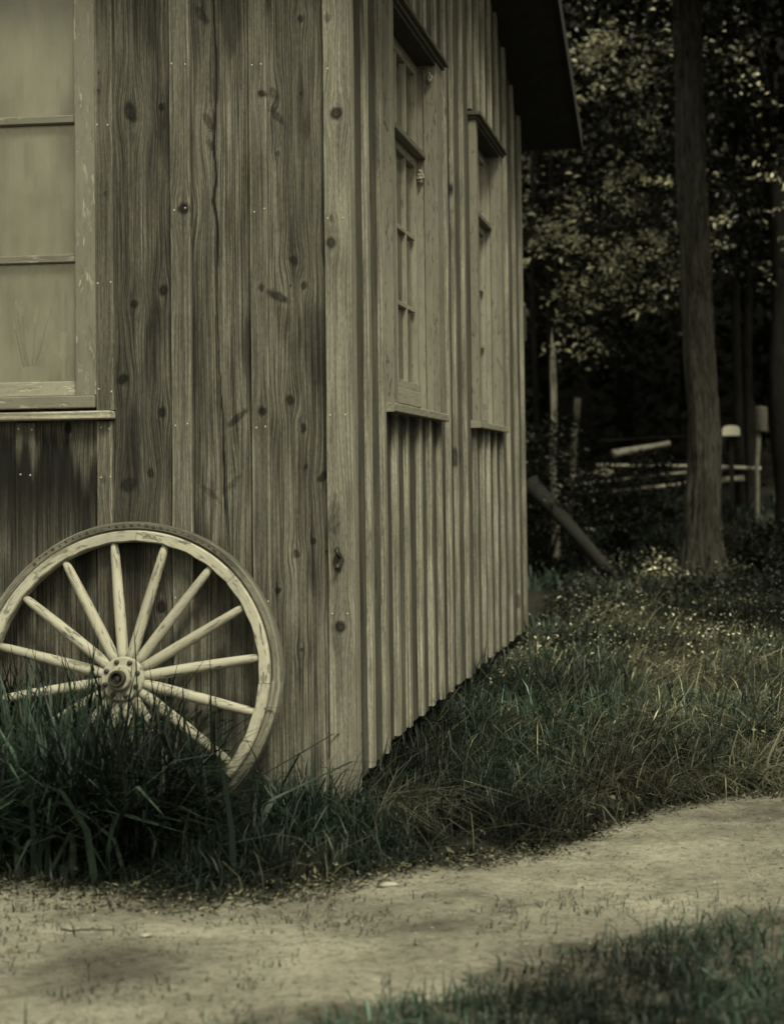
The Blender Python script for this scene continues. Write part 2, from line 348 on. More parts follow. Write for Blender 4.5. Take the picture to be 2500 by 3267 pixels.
def plank(mb, u0, u1, z0, z1, wb, wf, mp, step=.02, zs=.02, tone=1., knots=(), cup=0., edge=0., seed=None, toner=None, warp=0., taper=0.):
    """a board: u across, z up, w outwards; mp maps (u,z,w) to the world"""
    seed = rng.random()*50 if seed is None else seed
    nz = max(2, int((z1-z0)/zs)); nu = max(2, int((u1-u0)/step)); z = np.linspace(z0, z1, nz+1); c = .0025
    a = u0+wobble(z, seed); b = u1+wobble(z, seed+9)+taper*(z-z0)
    cols = [(a, np.full(nz+1, wb), 1), (a, np.full(nz+1, wf-c), 1+edge), (a+c, np.full(nz+1, wf), 1+edge)]
    for k in range(1, nu):
        f = k/nu; cols.append((a+c+(b-a-2*c)*f, np.full(nz+1, wf+cup*4*f*(1-f)), 1))
    cols += [(b-c, np.full(nz+1, wf), 1+edge), (b, np.full(nz+1, wf-c), 1+edge), (b, np.full(nz+1, wb), 1)]
    U = np.stack([q[0] for q in cols], 1); W_ = np.stack([q[1] for q in cols], 1); Z = np.repeat(z[:, None], len(cols), 1)
    E = np.repeat(np.array([[q[2] for q in cols]]), nz+1, 0)
    if edge: E = 1+(E-1)*(.4+1.2*fbm(np.stack([Z*5+seed, U*0, U*0], -1), 3))
    W_ = W_+np.where(W_ > wb+1e-6, wobble(Z, seed+21, warp), 0)
    kt, du = knotting(U.ravel(), Z.ravel(), knots)
    T = E.ravel()*kt*tone
    if toner is not None:
        T, dw = toner(U.ravel(), Z.ravel(), T); W_ = W_+(dw.reshape(W_.shape) if dw is not None else 0)
    lean = wobble(Z*.6, seed+33, .006)
    G = np.stack([U.ravel()+du+lean.ravel()+seed, W_.ravel()+seed*2, Z.ravel()+seed*3], 1)
    n = len(cols); V = mp(U.ravel(), Z.ravel(), W_.ravel()); i = np.arange((nz+1)*n).reshape(nz+1, n)
    F = np.stack([i[:-1, :-1].ravel(), i[:-1, 1:].ravel(), i[1:, 1:].ravel(), i[1:, :-1].ravel()], 1).tolist()
    F += [i[0, ::-1].tolist(), i[-1].tolist()]
    mb.add(V, F, G, T)
front = lambda u, z, w_: np.stack([u, -w_, z], 1)
side = lambda u, z, w_: np.stack([w_, u, z], 1)

BL = empty('wooden_building', (0, 0, 0), 'weathered board and batten wooden building with flaking windows on two sides', 'building')
SLOPE = .42
def gable_z(y): return 3.66+SLOPE*(2.425+.35-abs(y-2.425))

def front_tone(u, z, t):
    """stains and weathering of the front boards, and the long split"""
    p = np.stack([u*3+2, z*.8+5, 0*u], -1); big = fbm(p, 3)
    st_ = fbm(np.stack([u*34+7, z*.55+2, 0*u+5], -1), 4); bl_ = fbm(np.stack([u*13+7, z*2.3+2, 0*u+15], -1), 4)
    t = t*(.62+.80*big)*(.62+.78*st_)*(1-.55*np.clip((bl_-.60)/.12, 0, 1))*(1+.35*np.clip((.36-bl_)/.1, 0, 1))
    t = t*(1+.30*np.clip((.75-z)/.7, 0, 1))                       # bleached towards the foot
    left = np.clip((u+.80)/-.05, 0, 1)*np.clip((u+.972)/.01, 0, 1)
    t = t*(1-.30*left*fbm(np.stack([u*14, z*1.3, 0*u+3], -1), 3)*1.6)
    cx = np.interp(z, CR[:, 1], CR[:, 0])+.006*(fbm(np.stack([z*14, 0*z, 0*z], -1), 3)-.5)
    wd = (.0022+.005*np.clip(fbm(np.stack([z*5+1, 0*z+4, 0*z], -1), 3)-.45, 0, 1)*2)*np.clip((z-.9)/.25, 0, 1)
    dd = abs(u-cx); cr = np.clip(1-dd/(wd+1e-5)+.6, 0, 1)*(wd > 0)
    t = t*(1-.9*cr)*(1-.35*np.exp(-(dd/.014)**2)*(wd > 0)*np.clip((z-.9)/.3, 0, 1))
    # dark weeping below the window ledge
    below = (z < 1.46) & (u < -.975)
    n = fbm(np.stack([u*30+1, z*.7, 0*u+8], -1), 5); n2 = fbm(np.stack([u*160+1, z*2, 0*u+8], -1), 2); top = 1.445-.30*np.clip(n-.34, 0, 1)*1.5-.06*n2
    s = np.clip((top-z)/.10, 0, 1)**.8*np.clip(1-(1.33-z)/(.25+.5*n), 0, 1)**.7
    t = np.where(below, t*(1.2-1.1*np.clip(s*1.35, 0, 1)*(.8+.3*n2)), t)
    return t, -.006*cr
def simple_tone(u, z, t):
    return t*(.85+.3*fbm(np.stack([u*5, z*1.1, 0*u+6], -1), 3)), None
WIN_X0, WIN_X1 = -2.45, -1.007
wall = MB()
TOPZ = 3.84
for (a, b, z0, z1, tone) in [(-1.30, -.972, -.03, 1.45, .88), (-.972, -.66, -.04, TOPZ, .80), (-.66, -.345, -.03, TOPZ, 1.0), (-.345, -.055, -.035, TOPZ, 1.02)]:
    plank(wall, a+.002, b-.002, z0, z1, -.022, 0, front, .005, .006, tone, KN, 0, 0, toner=front_tone)
x = -1.30
while x > -6.4:
    if x > WIN_X0+.1 and x > WIN_X0:
        plank(wall, x-.31, x-.003, -.03+.01*random.random(), 1.45, -.022, 0, front, .03, .02, .85+.2*random.random(), (), toner=front_tone)
        plank(wall, x-.31, x-.003, 3.27, TOPZ, -.022, 0, front, .05, .05, .9, ())
    else:
        plank(wall, x-.31, x-.003, -.03, TOPZ, -.022, 0, front, .06, .05, .85+.25*random.random(), ())
    x -= .313
plank(wall, -1.30, -.974, 3.27, TOPZ, -.022, 0, front, .05, .05, .9, ())
WF = wall.build('front_wall', M['board'], BL)
_nail = []
def nails(parent, pts, wf, mp, ax):
    """one small domed head per nail, all sharing a mesh"""
    for (u, z) in pts:
        if not _nail:
            nb = MB(); nb.loft(lathe([(.0042, 0), (.0038, .0012), (.0022, .0019)], 8)); o = nb.build('nail', M['nail'], parent, True); _nail.append(o)
        else:
            o = _nail[0].copy(); COL.objects.link(o); o.parent = parent
        o.location = mp(np.array([u]), np.array([z]), np.array([wf-.0006]))[0]
        o.rotation_euler = (math.pi/2, 0, 0) if ax == 'y' else (0, math.pi/2, 0)
def batten(u0, u1, z0, z1, mp, parent, wf, mat, tone, knots, step=.008, zs=.008, edge=.6, nail_z=(), toner=simple_tone, w0=.0005, warp=.0):
    mb = MB(); plank(mb, u0, u1, z0, z1, w0, wf, mp, step, zs, tone, knots, 0, edge, toner=toner, warp=warp)
    o = mb.build('batten', mat, parent)
    if nail_z:
        c = (u0+u1)/2; h = (u1-u0)*.31
        nails(o, [(c+sg*h+random.uniform(-.006, .006), z+random.uniform(-.008, .008)) for z in nail_z for sg in (-1, 1)], wf, mp, 'y')
    return o
NZ = (2.84, 2.255, 1.405, .72, .25)
b1 = batten(-1.007, -.936, 1.468, TOPZ, front, WF, .022, M['batten'], .43, KN, nail_z=(2.6, 1.98, 1.545))
batten(-1.005, -.945, -.03, 1.424, front, WF, .022, M['batten'], .52, KN, nail_z=(1.40, 1.20, .5))
batten(-.701, -.622, -.035, TOPZ, front, WF, .022, M['batten'], .54, KN, nail_z=NZ)
batten(-.379, -.310, -.03, TOPZ, front, WF, .022, M['batten'], .51, KN, nail_z=tuple(z-.015 for z in NZ))
batten(-1.338, -1.262, -.03, 1.424, front, WF, .022, M['batten'], .40, KN, nail_z=(1.40, 1.22), toner=lambda u, z, t: (front_tone(u, z, t)[0], None))
for k in range(16):
    u = -1.645-.313*k
    if u > WIN_X0-.05: batten(u, u+.075, -.03, 1.424, front, WF, .022, M['batten'], .7, (), .04, .03)
    else: batten(u, u+.075, -.03, TOPZ, front, WF, .022, M['batten'], .7, (), .04, .05)
mb = MB(); plank(mb, -.080, .0235, -.045, TOPZ, .0005, .026, front, .006, .008, .92, KN, 0, .25, toner=simple_tone)
cb = mb.build('corner_board', M['corner'], BL)
nails(cb, [(-.065, .66), (-.006, .66), (-.066, 1.43), (-.005, 1.43), (-.066, 2.2), (-.006, 2.2), (-.06, 2.79)], .026, front, 'y')
mb = MB(); plank(mb, .0005, .06, -.035, TOPZ, .001, .0225, side, .012, .015, .98, SIDE_KN, 0, .25, toner=simple_tone); mb.build('corner_board', M['corner'], BL)

# side wall --------------------------------------------------------
BR = [.299, .545, .757, .991, 1.251, 1.493, 1.746, 1.991, 2.216, 2.504, 2.804, 3.059, 3.281, 3.54, 3.828, 4.15, 4.526]
WINS = [(.593, 1.755, .072, .155), (2.765, 3.79, .068, .11)]
WZ0, WZ1 = 1.475, 3.32
def side_tone(u, z, t):
    t = t*(.84+.32*fbm(np.stack([u*4, z*.9, 0*u+6], -1), 3))
    for (a, b, *_) in WINS:
        m = (u > a-.02) & (u < b+.05) & (z < WZ0)
        n = fbm(np.stack([u*22+3, z*1.1, 0*u+1], -1), 4); s = np.clip((WZ0-.005-z)/.02, 0, 1)*np.clip(1-(WZ0-z)/(.035+.75*np.clip(n-.32, 0, 1)*1.5), 0, 1)
        t = np.where(m, t*(1-.85*s), t)
    return t, None
sw = MB(); cs = [0.03]+[r-.027 for r in BR]+[4.835]
for a, b in zip(cs[:-1], cs[1:]):
    segs = [(-.02+.07*min(1, b)+random.uniform(-.012, .012), gable_z((a+b)/2)+.1)]
    for (p, q, *_) in WINS:
        p2, q2 = p+.03, q-.03
        if b <= p2 or a >= q2: continue
        z_lo = segs[0][0]; zt = segs[-1][1]
        if a < p2 and b > p2: plank(sw, a+.002, p2, WZ0, WZ1, -.022, 0, side, .06, .03, 1, (), toner=side_tone)
        if a < q2 and b > q2: plank(sw, q2, b-.002, WZ0, WZ1, -.022, 0, side, .06, .03, 1, (), toner=side_tone)
        segs = [(z_lo, WZ0-.001), (WZ1+.001, zt)]
    tone = random.uniform(.82, 1.12)
    for (z0, z1) in segs: plank(sw, a+.002, b-.002, z0, z1, -.022, 0, side, .025, .015, tone, SIDE_KN, 0, 0, toner=side_tone, warp=.002)
WS = sw.build('side_wall', M['side'], BL)
for r in BR:
    a, b = r-.052, r; tone = random.uniform(.88, 1.1); zb = -.01+.07*min(1, r)+random.uniform(-.012, .012)
    segs = [(zb, gable_z(r)+.1)]
    for (p, q, *_) in WINS:
        if b > p-.012 and a < q+.012: segs = [(zb, WZ0-.006), (WZ1+.03, segs[-1][1])]
    for (z0, z1) in segs: batten(a, b, z0, z1, side, WS, .022+random.uniform(-.002, .003), M['batten'], tone, SIDE_KN, .014, .02, .15, toner=side_tone, warp=.004)
mb = MB(); plank(mb, 4.80, 4.865, .05, gable_z(4.83)+.1, .0005, .024, side, .015, .02, 1.02, (), 0, .1, toner=simple_tone); mb.build('corner_board', M['corner'], BL)
# back and far walls, floor frame (dark timber inside the boards)
mb = MB()
mb.box((-6.6, 4.83, -.02), (-.002, 4.86, 3.85)); mb.box((-6.6, .03, -.02), (-6.57, 4.82, 3.85)); mb.build('rear_wall', M['side'], BL)
mb = MB(); mb.box((-6.5, .03, .03), (-.03, 4.8, .06), 0); mb.build('floor', M['dark'], BL)

# roof -------------------------------------------------------------
mb = MB(); yr = 2.425; zr = gable_z(yr)
for (ye, sg) in ((-.35, 1), (5.2, -1)):
    for k in range(9):       # roof boards of the deck
        pass
    P = [(ye, 3.66), (yr, zr), (yr, zr+.10), (ye, 3.76)]
    V = [(.42, y, z) for y, z in P]+[(-6.9, y, z) for y, z in P]
    F = [[0, 1, 2, 3], [7, 6, 5, 4], [0, 4, 5, 1], [1, 5, 6, 2], [2, 6, 7, 3], [3, 7, 4, 0]]
    if sg < 0: F = [f[::-1] for f in F]
    mb.add(V, F, np.array(V), 1)
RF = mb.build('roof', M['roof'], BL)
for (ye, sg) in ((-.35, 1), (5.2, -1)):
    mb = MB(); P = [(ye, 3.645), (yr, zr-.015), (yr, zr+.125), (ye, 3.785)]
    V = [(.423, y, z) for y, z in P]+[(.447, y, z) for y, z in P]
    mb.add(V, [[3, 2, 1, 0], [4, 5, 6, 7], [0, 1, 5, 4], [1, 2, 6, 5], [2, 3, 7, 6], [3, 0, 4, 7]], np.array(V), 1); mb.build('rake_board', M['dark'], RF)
# windows ----------------------------------------------------------
M['shade'] = plain('shaded_head_board', OL*.025, .9, 0, .3, 20)  # shade under the window head is put into this dark colour
def side_window(y0, y1, cl, cr):
    cz = WZ0+.03; CT = .045; ya0, yb0 = y0+cl, y1-cr; ZT = WZ1-.032
    WN = MB(); WN.box((.0006, y0, cz), (CT, ya0, ZT), 2); WN.box((.0006, yb0, cz), (CT, y1, ZT), 2); WN.box((.0006, ya0-.01, cz-.01), (.02, yb0+.01, cz+.003), 1)
    wn = WN.build('window', M['paint2'], BL)
    j = MB(); D = -.10                      # jambs reach back to the sash
    j.box((D, ya0-.022, cz), (0., ya0-.0005, ZT), 2); j.box((D, yb0+.0005, cz), (0., yb0+.022, ZT), 2)
    j.box((-.022, yb0-.007, cz), (.012, yb0, ZT), 2, .8); j.box((D-.02, ya0-.02, cz-.012), (D+.03, yb0+.02, cz+.01), 1); j.build('frame', M['sash'], wn)
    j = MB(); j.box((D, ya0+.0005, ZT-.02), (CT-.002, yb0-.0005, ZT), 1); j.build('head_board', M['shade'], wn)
    s = MB()                                # sill with a sloping top
    for (a, b, w0, w1, z0, z1, z2) in [(y0-.05, y1+.015, .0008, .058, WZ0-.008, WZ0+.030, WZ0+.038), (ya0-.02, yb0+.02, -.14, .0006, WZ0-.008, WZ0+.038, WZ0+.055)]:
        V = [(w0, a, z0), (w1, a, z0), (w1, a, z1), (w0, a, z2), (w0, b, z0), (w1, b, z0), (w1, b, z1), (w0, b, z2)]
        n = 30; rings = []
        for q in np.linspace(a, b, n):
            e = (random.random()-.5)*.004
            rings.append(np.array([(w0, q, z0), (w1-.003+e, q, z0), (w1+e, q, z0+.004), (w1+e, q, z1-.004), (w1-.004+e, q, z1), (w0, q, z2)]))
        g = np.concatenate(rings); s.loft(rings, True, 1.25, np.stack([g[:, 0], g[:, 2], g[:, 1]], 1)+rng.random(3)*20)
    s.build('sill', M['paint2'], wn)
    c = MB()                                # drip cap
    c.box((.0008, y0-.01, WZ1-.031), (.058, y1+.01, WZ1-.012), 1, .40); c.box((.001, y0-.025, WZ1-.0115), (.078, y1+.025, WZ1+.010), 1, .40); c.build('drip_cap', M['paint2'], wn)
    ya, yb = ya0+.001, yb0-.001
    def sash(name, xf, xb, z0, z1, rows, cols, rb, rt, parent, tone=1.):
        m = MB(); st = .055
        m.box((xb, ya, z0), (xf, ya+st, z1), 2, tone); m.box((xb, yb-st, z0), (xf, yb, z1), 2, tone)
        m.box((xb+.001, ya+st, z0), (xf-.001, yb-st, z0+rb), 1, tone); m.box((xb+.001, ya+st, z1-rt), (xf-.001, yb-st, z1), 1, tone)
        o = m.build(name, M['sash'], parent)
        ys = np.linspace(ya+st, yb-st, cols+1); zs = np.linspace(z0+rb, z1-rt, rows+1)
        for q in ys[1:-1]:
            mm = MB(); mm.box((xb+.006, q-.011, z0+rb), (xf-.003, q+.011, z1-rt), 2, tone); mm.build('muntin', M['sash'], o)
        for q in zs[1:-1]:
            mm = MB()
            for p0, p1 in zip(ys[:-1], ys[1:]): mm.box((xb+.006, p0+.011, q-.011), (xf-.003, p1-.011, q+.011), 1, tone)
            mm.build('muntin', M['sash'], o)
        gm = MB()
        for p0, p1 in zip(ys[:-1], ys[1:]):
            for q0, q1 in zip(zs[:-1], zs[1:]): gm.box((xb+.012, p0+.003, q0+.003), (xb+.015, p1-.003, q1-.003), 2)
        gm.build('glass', M['glass2'], o)
        return o
    zm = 2.80
    sash('upper_sash', -.050, -.085, zm+.022, ZT-.021, 1, 4, .04, .06, wn)
    sash('lower_sash', -.056, -.094, WZ0+.135, zm-.012, 3, 4, .04, .045, wn)
    tb = MB(); tb.box((-.094, ya, zm-.011), (-.012, yb, zm+.021), 1, .55, .004); tb.build('meeting_rail', M['sash'], wn)
    tb = MB(); tb.box((-.094, ya, WZ0+.058), (-.052, yb, WZ0+.134), 1, 1.05, .003); tb.build('bottom_rail', M['sash'], wn)
    bl = MB(); bl.box((-.20, ya-.1, WZ0+.1), (-.196, yb-.28, WZ0+.56)); bl.build('curtain', M['blind'], wn)
    return wn
for q in WINS: side_window(*q)

def front_window():
    X0, X1 = WIN_X0, WIN_X1; Z0, Z1 = 1.53, 3.25
    m = MB(); CW = .085
    plank(m, X1-CW, X1-.001, Z0, Z1, .0006, .020, front, .02, .02, 1, (), 0, 0); plank(m, X0, X0+CW, Z0, Z1, .0006, .020, front, .02, .02, 1, (), 0, 0)
    m.box((X0, -.020, Z1+.0005), (X1-.001, -.0006, Z1+.11), 0)
    wn = m.build('window', M['paint'], BL)
    s = MB(); s.box((X0-.02, -.034, 1.479), (X1-.003, .05, 1.528), 0, 1.0, .004); s.build('sill', M['paint'], wn)
    l = MB(); l.box((X0-.09, -.062, 1.432), (-.936, -.0006, 1.465), 0, 1.0, .005); l.build('ledge', M['ledge'], wn)
    f = MB(); xa, xb = X0+CW, X1-CW
    f.box((xa-.02, .001, Z0), (xa, .07, Z1), 2); f.box((xb, .001, Z0), (xb+.02, .07, Z1), 2); f.box((xa, .001, Z1-.001), (xb, .07, Z1+.03), 0); f.build('frame', M['paint'], wn)
    sm = MB(); sm.box((xa, .004, Z0+.0005), (xb, .04, Z0+.058), 0, 1.6); sm.box((xa, .004, Z1-.06), (xb, .04, Z1-.001), 0, 1.1); sm.box((xa, .006, Z0+.058), (xa+.03, .04, Z1-.06), 2, 1.1)
    sa = sm.build('sash', M['paint'], wn)
    zs = [Z0+.058, 2.078, 2.637, Z1-.06]
    for q in zs[1:-1]:
        mm = MB(); mm.box((xa+.03, -.004, q-.016), (xb, .035, q+.016), 0, .9, .004); mm.build('muntin', M['paint'], sa)
    mm = MB(); xm = -1.72; mm.box((xm-.014, .002, Z0+.058), (xm+.014, .034, Z1-.06), 2); mm.build('muntin', M['paint'], sa)
    g = MB()
    for p0, p1 in ((xa+.03, xm-.014), (xm+.014, xb)):
        for q0, q1 in zip(zs[:-1], zs[1:]): g.box((p0, .024, q0), (p1, .027, q1), 2)
    g.build('glass', M['glass'], sa)
    c = MB(); n = 90; ux = np.linspace(xa-.05, xb+.06, n); yy = .235+.012*np.sin(ux*26)+.008*np.sin(ux*61+1)
    rings = []
    for zz in np.linspace(Z0-.05, Z1+.03, 12):
        rings.append(np.concatenate([np.stack([ux, yy, 0*ux+zz], 1), np.stack([ux[::-1], yy[::-1]+.004, 0*ux+zz], 1)]))
    c.loft(rings); c.build('curtain', M['blind'], wn)
    sh = MB(); sh.box((xa-.05, .045, Z0-.03), (xb+.06, .225, Z0-.002), 0, 1.); sh.build('shelf', M['ledge'], wn)
front_window()
# things standing on the shelf inside the pane
def brush_jar(x, y, z, n, label):
    t = empty('brush_jar', (x, y, z), label, 'jar of brushes')
    m = MB(); m.loft([r for r in lathe([(.030, 0), (.036, .01), (.042, .12), (.044, .128), (.040, .128), (.037, .02)], 18)]); m.build('jar', M['jar'], t, True)
    for k in range(n):
        a = random.uniform(0, 6.28); tip = np.array((math.cos(a)*random.uniform(.03, .085), math.sin(a)*.03, random.uniform(.24, .36)))
        b = MB(); b.tube([np.array((-tip[0]*.25, -tip[1]*.25, .02)), tip*.6, tip], [.003, .0035, .003], 6); br = b.build('brush', M['ledge'], t, True)
        b = MB(); b.tube([tip, tip*1.08, tip*1.16], [.0045, .008, .002], 6); b.build('bristle', M['jar'], br, True)
brush_jar(-1.36, .14, 1.53, 8, 'jar of paint brushes standing inside the front window')
t = empty('candlestick', (-1.21, .13, 1.53), 'tall pale turned candlestick standing inside the front window beside the casing', 'candlestick')
m = MB(); m.loft(lathe([(.034, 0), (.034, .006), (.010, .014), (.010, .15), (.026, .17), (.026, .175), (.014, .19), (.016, .25), (.014, .27)], 20)); m.build('stem', M['jar'], t, True)
m = MB(); m.loft(lathe([(.013, .271), (.013, .33), (.009, .44), (.001, .445)], 16)); m.build('candle', M['white'], t, True)

# hook plate on the corner board, strap at the far corner
hp = MB(); V = [(-.037+dx, -.0265, .862+dz) for dx, dz in ((0, .05), (.022, .005), (.010, -.036), (-.010, -.036), (-.022, .005))]
V2 = [(a, -.0325, c) for a, b, c in V]; V3 = V+V2
hp.add(V3, [[5, 6, 7, 8, 9][::-1], [0, 1, 2, 3, 4]]+[[i, (i+1) % 5, 5+(i+1) % 5, 5+i] for i in range(5)], np.array(V3), 1)
HP = hp.build('hook_plate', M['iron'], BL)
h = MB(); h.tube([(-.033, -.030, .875), (-.033, -.05, .885), (-.035, -.058, .90), (-.036, -.05, .917), (-.038, -.036, .912)], .006, 8); h.tube([(-.036, -.033, .85), (-.036, -.048, .845), (-.036, -.052, .835)], [.008, .008, .010], 10)
h.tube([(-.036, -.04, .91), (-.07, -.012, .906), (-.094, -.004, .902)], .0028, 6); h.build('hook', M['iron'], HP, True)
st = MB(); st.box((.026, 4.845, 2.17), (.042, 4.872, 2.42)); st.build('strap', M['iron'], BL)

# wasp nests
def wasp_nest(loc, s, label):
    V = []; F = []; m = MB()
    for k in range(26):
        a = random.uniform(0, 6.28); r = s*math.sqrt(random.random()); hgt = s*.5*(1-(r/s)**2)
        c = np.array((loc[0]+r*math.cos(a)*.6, loc[1]-hgt*.8-.004, loc[2]+r*math.sin(a)*1.2))
        m.tube([c+(0, .012, 0), c+(0, -.002, 0), c+(0, -.007, .001)], [s*.16, s*.2, s*.14], 6)
    tag(m.build('wasp_nest', M['nest']), label, 'wasp nest', 'wasp nests on the near side window')
wasp_nest((-.035, 1.578, 2.70), .028, 'pale papery wasp nest stuck low on the jamb of the nearer side window')
wasp_nest((.02, 1.578, 3.20), .022, 'smaller pale wasp nest under the head of the nearer side window')

# ------------------------------------------------------------------ wagon wheel
def wagon_wheel():
    lean = R(9); rt = .605
    W0 = empty('wagon_wheel', (-.850, -.24, -.168), 'old pale painted wooden wagon wheel leaning against the front wall in tall grass', 'wagon wheel')
    W0.rotation_euler = (-lean, R(1.0), 0)
    def P(r, a, y): return np.array((r*math.cos(a), y, rt+r*math.sin(a)))
    n = 96
    ring = MB(); rings = []; T = []; G = []
    for k in range(n+1):
        a = k*2*math.pi/n; prof = [(.573, .042), (.573, -.012), (.579, -.018), (.599, -.018), (.606, -.010), (.606, .040), (.600, .048), (.579, .048)]
        rings.append(np.array([P(r+.0012*math.sin(a*7+1), a, y) for r, y in prof])); G.append(np.array([(r, y, a*.6) for r, y in prof])); T.append(np.full(8, .95+.2*math.sin(a*3+1)))
    ring.loft(rings, False, np.concatenate(T), np.concatenate(G)); ty = ring.build('tyre', M['tyre'], W0)
    piv = MB()                              # rusted rivet heads on the worn crown of the tyre
    for k in range(30):
        a = R(48+k*2.9); c = P(.590+random.uniform(-.004, .004), a, -.0175); rr_ = random.uniform(.004, .0085)
        t8 = np.arange(8)*math.pi/4
        e1 = np.array((math.cos(a), 0, math.sin(a))); e2 = np.array((-math.sin(a), 0, math.cos(a)))
        A = c+np.outer(np.cos(t8)*rr_, e1)+np.outer(np.sin(t8)*rr_*1.3, e2); B = c+np.outer(np.cos(t8)*rr_*.6, e1)+np.outer(np.sin(t8)*rr_*.8, e2)+(0, -.0018, 0)
        piv.add(np.concatenate([A, B]), [[i, (i+1) % 8, 8+(i+1) % 8, 8+i] for i in range(8)]+[list(range(8, 16))], np.concatenate([A, B]), 1)
    piv.build('rivet', M['iron'], ty)
    for k in range(8):
        a0, a1 = R(-91+45*k+.1), R(-46+45*k-.1)
        if k == 1: a0 = R(-39)
        if k == 0: a1 = R(-60)
        m = MB(); rings = []; G = []; T = []
        off = rng.random(3)*9
        for q in np.linspace(a0, a1, 26):
            e = .0016*math.sin(q*31+k)+random.uniform(-.0006, .0006)
            prof = [(.530, .020), (.526, .012), (.526+e, -.020), (.530+e, -.026), (.564, -.027), (.569, -.022), (.571, .022), (.566, .026)]
            rings.append(np.array([P(r, q, y) for r, y in prof])); G.append(np.array([(r+off[0], y+off[1], q*.55+off[2]) for r, y in prof])); T.append(np.full(8, .93+.12*random.random()))
        m.loft(rings, True, np.concatenate(T), np.concatenate(G)); m.build('felloe', M['wheelwood'], W0)
    for k in range(16):
        a = R(9.5+22.5*k); m = MB(); pts = []; rad = []
        bow = random.uniform(-.003, .003)
        for r in np.linspace(.070, .527, 14):
            f = (r-.070)/.457; pts.append(P(r, a+bow*math.sin(f*3.1), -.006*(1-f))); rad.append(.0205-.0040*f+.0022*math.sin(f*3.14)-(.003 if f > .96 else 0))
        m.tube(pts, rad, 12, random.uniform(.88, 1.08), 1.0, True, lambda th, L: 1+.03*np.sin(th*2+L*9), (0, 1, 0)); m.build('spoke', M['wheelwood'], W0, True)
    def disc(prof, name, mat, parent, n=36, tone=1.):
        m = MB(); rings = []
        for r, y in prof:
            rings.append(np.array([P(r, -q*2*math.pi/n, y) for q in range(n)]))
        m.loft(rings, True, tone); return m.build(name, mat, parent)
    hub = disc([(.06, .09), (.078, .05), (.085, -.03), (.083, -.036), (.078, -.040), (.052, -.042), (.047, -.046), (.044, -.066), (.041, -.070), (.032, -.071), (.030, -.050)], 'hub', M['wheelwood'], W0, 40, .92)
    bx = disc([(.032, -.03), (.0315, -.088), (.029, -.091), (.022, -.091), (.020, -.070), (.010, -.069), (.009, -.080), (.002, -.081)], 'axle_box', M['iron'], hub)
    for k in range(8):
        a = R(20+45*k); c = P(.066, a, 0); t6 = np.arange(10)*math.pi/5
        m = MB(); m.loft([np.stack([c[0]+r*np.cos(-t6), np.full(10, y), c[2]+r*np.sin(-t6)], 1) for r, y in ((.0095, -.041), (.0095, -.046), (.007, -.049), (.002, -.050))]); m.build('bolt', M['iron'], hub, True)
    return W0
wagon_wheel()

# ------------------------------------------------------------------ grass
def blades(name, xy, length, width, bend, mat, label, cat, tone=(.6, 1.5), zfun=ground_h, lean=None):
    """curved tapering blades, three segments each"""
    n = len(xy); x, y = xy[:, 0], xy[:, 1]; z = zfun(x, y)-.01
    az = rng.uniform(0, 2*math.pi, n); L = length*rng.uniform(.55, 1.25, n); Wd = width*rng.uniform(.6, 1.4, n)
    bd = np.minimum(bend*rng.uniform(.15, 1.9, n), 1.75); dx, dy = np.cos(az), np.sin(az)
    if lean is not None: dx = dx+lean[0]; dy = dy+lean[1]; q = np.hypot(dx, dy)+1e-6; dx, dy = dx/q, dy/q
    fa = az+math.pi/2+rng.normal(0, .5, n); sx, sy = np.cos(fa), np.sin(fa)
    V = np.zeros((n, 7, 3)); T = np.zeros((n, 7)); tn = rng.uniform(tone[0], tone[1], n)*np.clip((fbm(np.stack([x*1.9+3, y*1.9, 0*x+11], -1), 4)-.28)*3.6, .22, 2.4)*np.where(rng.random(n) < .07, 2.6, 1.)
    for i, f in enumerate((0, .38, .74)):
        out = bd*L*f*f*.95; up = L*(f-.42*bd*f*f); wd = Wd*(1-.25*f-.35*f*f)*.5
        for sgn in (0, 1):
            s_ = -1 if sgn == 0 else 1
            V[:, 2*i+sgn] = np.stack([x+dx*out+s_*sx*wd, y+dy*out+s_*sy*wd, z+up], 1); T[:, 2*i+sgn] = tn*(.85+.3*f)
    out = bd*L*.95; V[:, 6] = np.stack([x+dx*out, y+dy*out, z+L*(1-.5*bd)], 1); T[:, 6] = tn*1.1
    b = np.arange(n)[:, None]*7
    tri = np.concatenate([b+np.array(q) for q in ((0, 1, 3), (0, 3, 2), (2, 3, 5), (2, 5, 4), (4, 5, 6))])
    return tag(raw(name, V.reshape(-1, 3), tri, mat, None, {'tn': T.ravel()}, True), label, cat, kind='stuff')
def scatter(n, x0, x1, y0, y1, dens):
    out = []; tot = 0
    while tot < n:
        p = np.stack([rng.uniform(x0, x1, n), rng.uniform(y0, y1, n)], 1)
        p = p[rng.random(n) < dens(p[:, 0], p[:, 1])]; out.append(p); tot += len(p)
    return np.concatenate(out)[:n]
def clump(x, y, s, seed): return np.clip((fbm(np.stack([x*s+seed, y*s, 0*x+seed], -1), 2)-.3)*2.6, 0, 1)
gedge = lambda x, y: y-np.interp(x, GX, GY)
outside = lambda x, y: ~((x < .03) & (y > .01))
nowheel = lambda x, y: ~((abs(y+.23) < .0) & (x < 0))
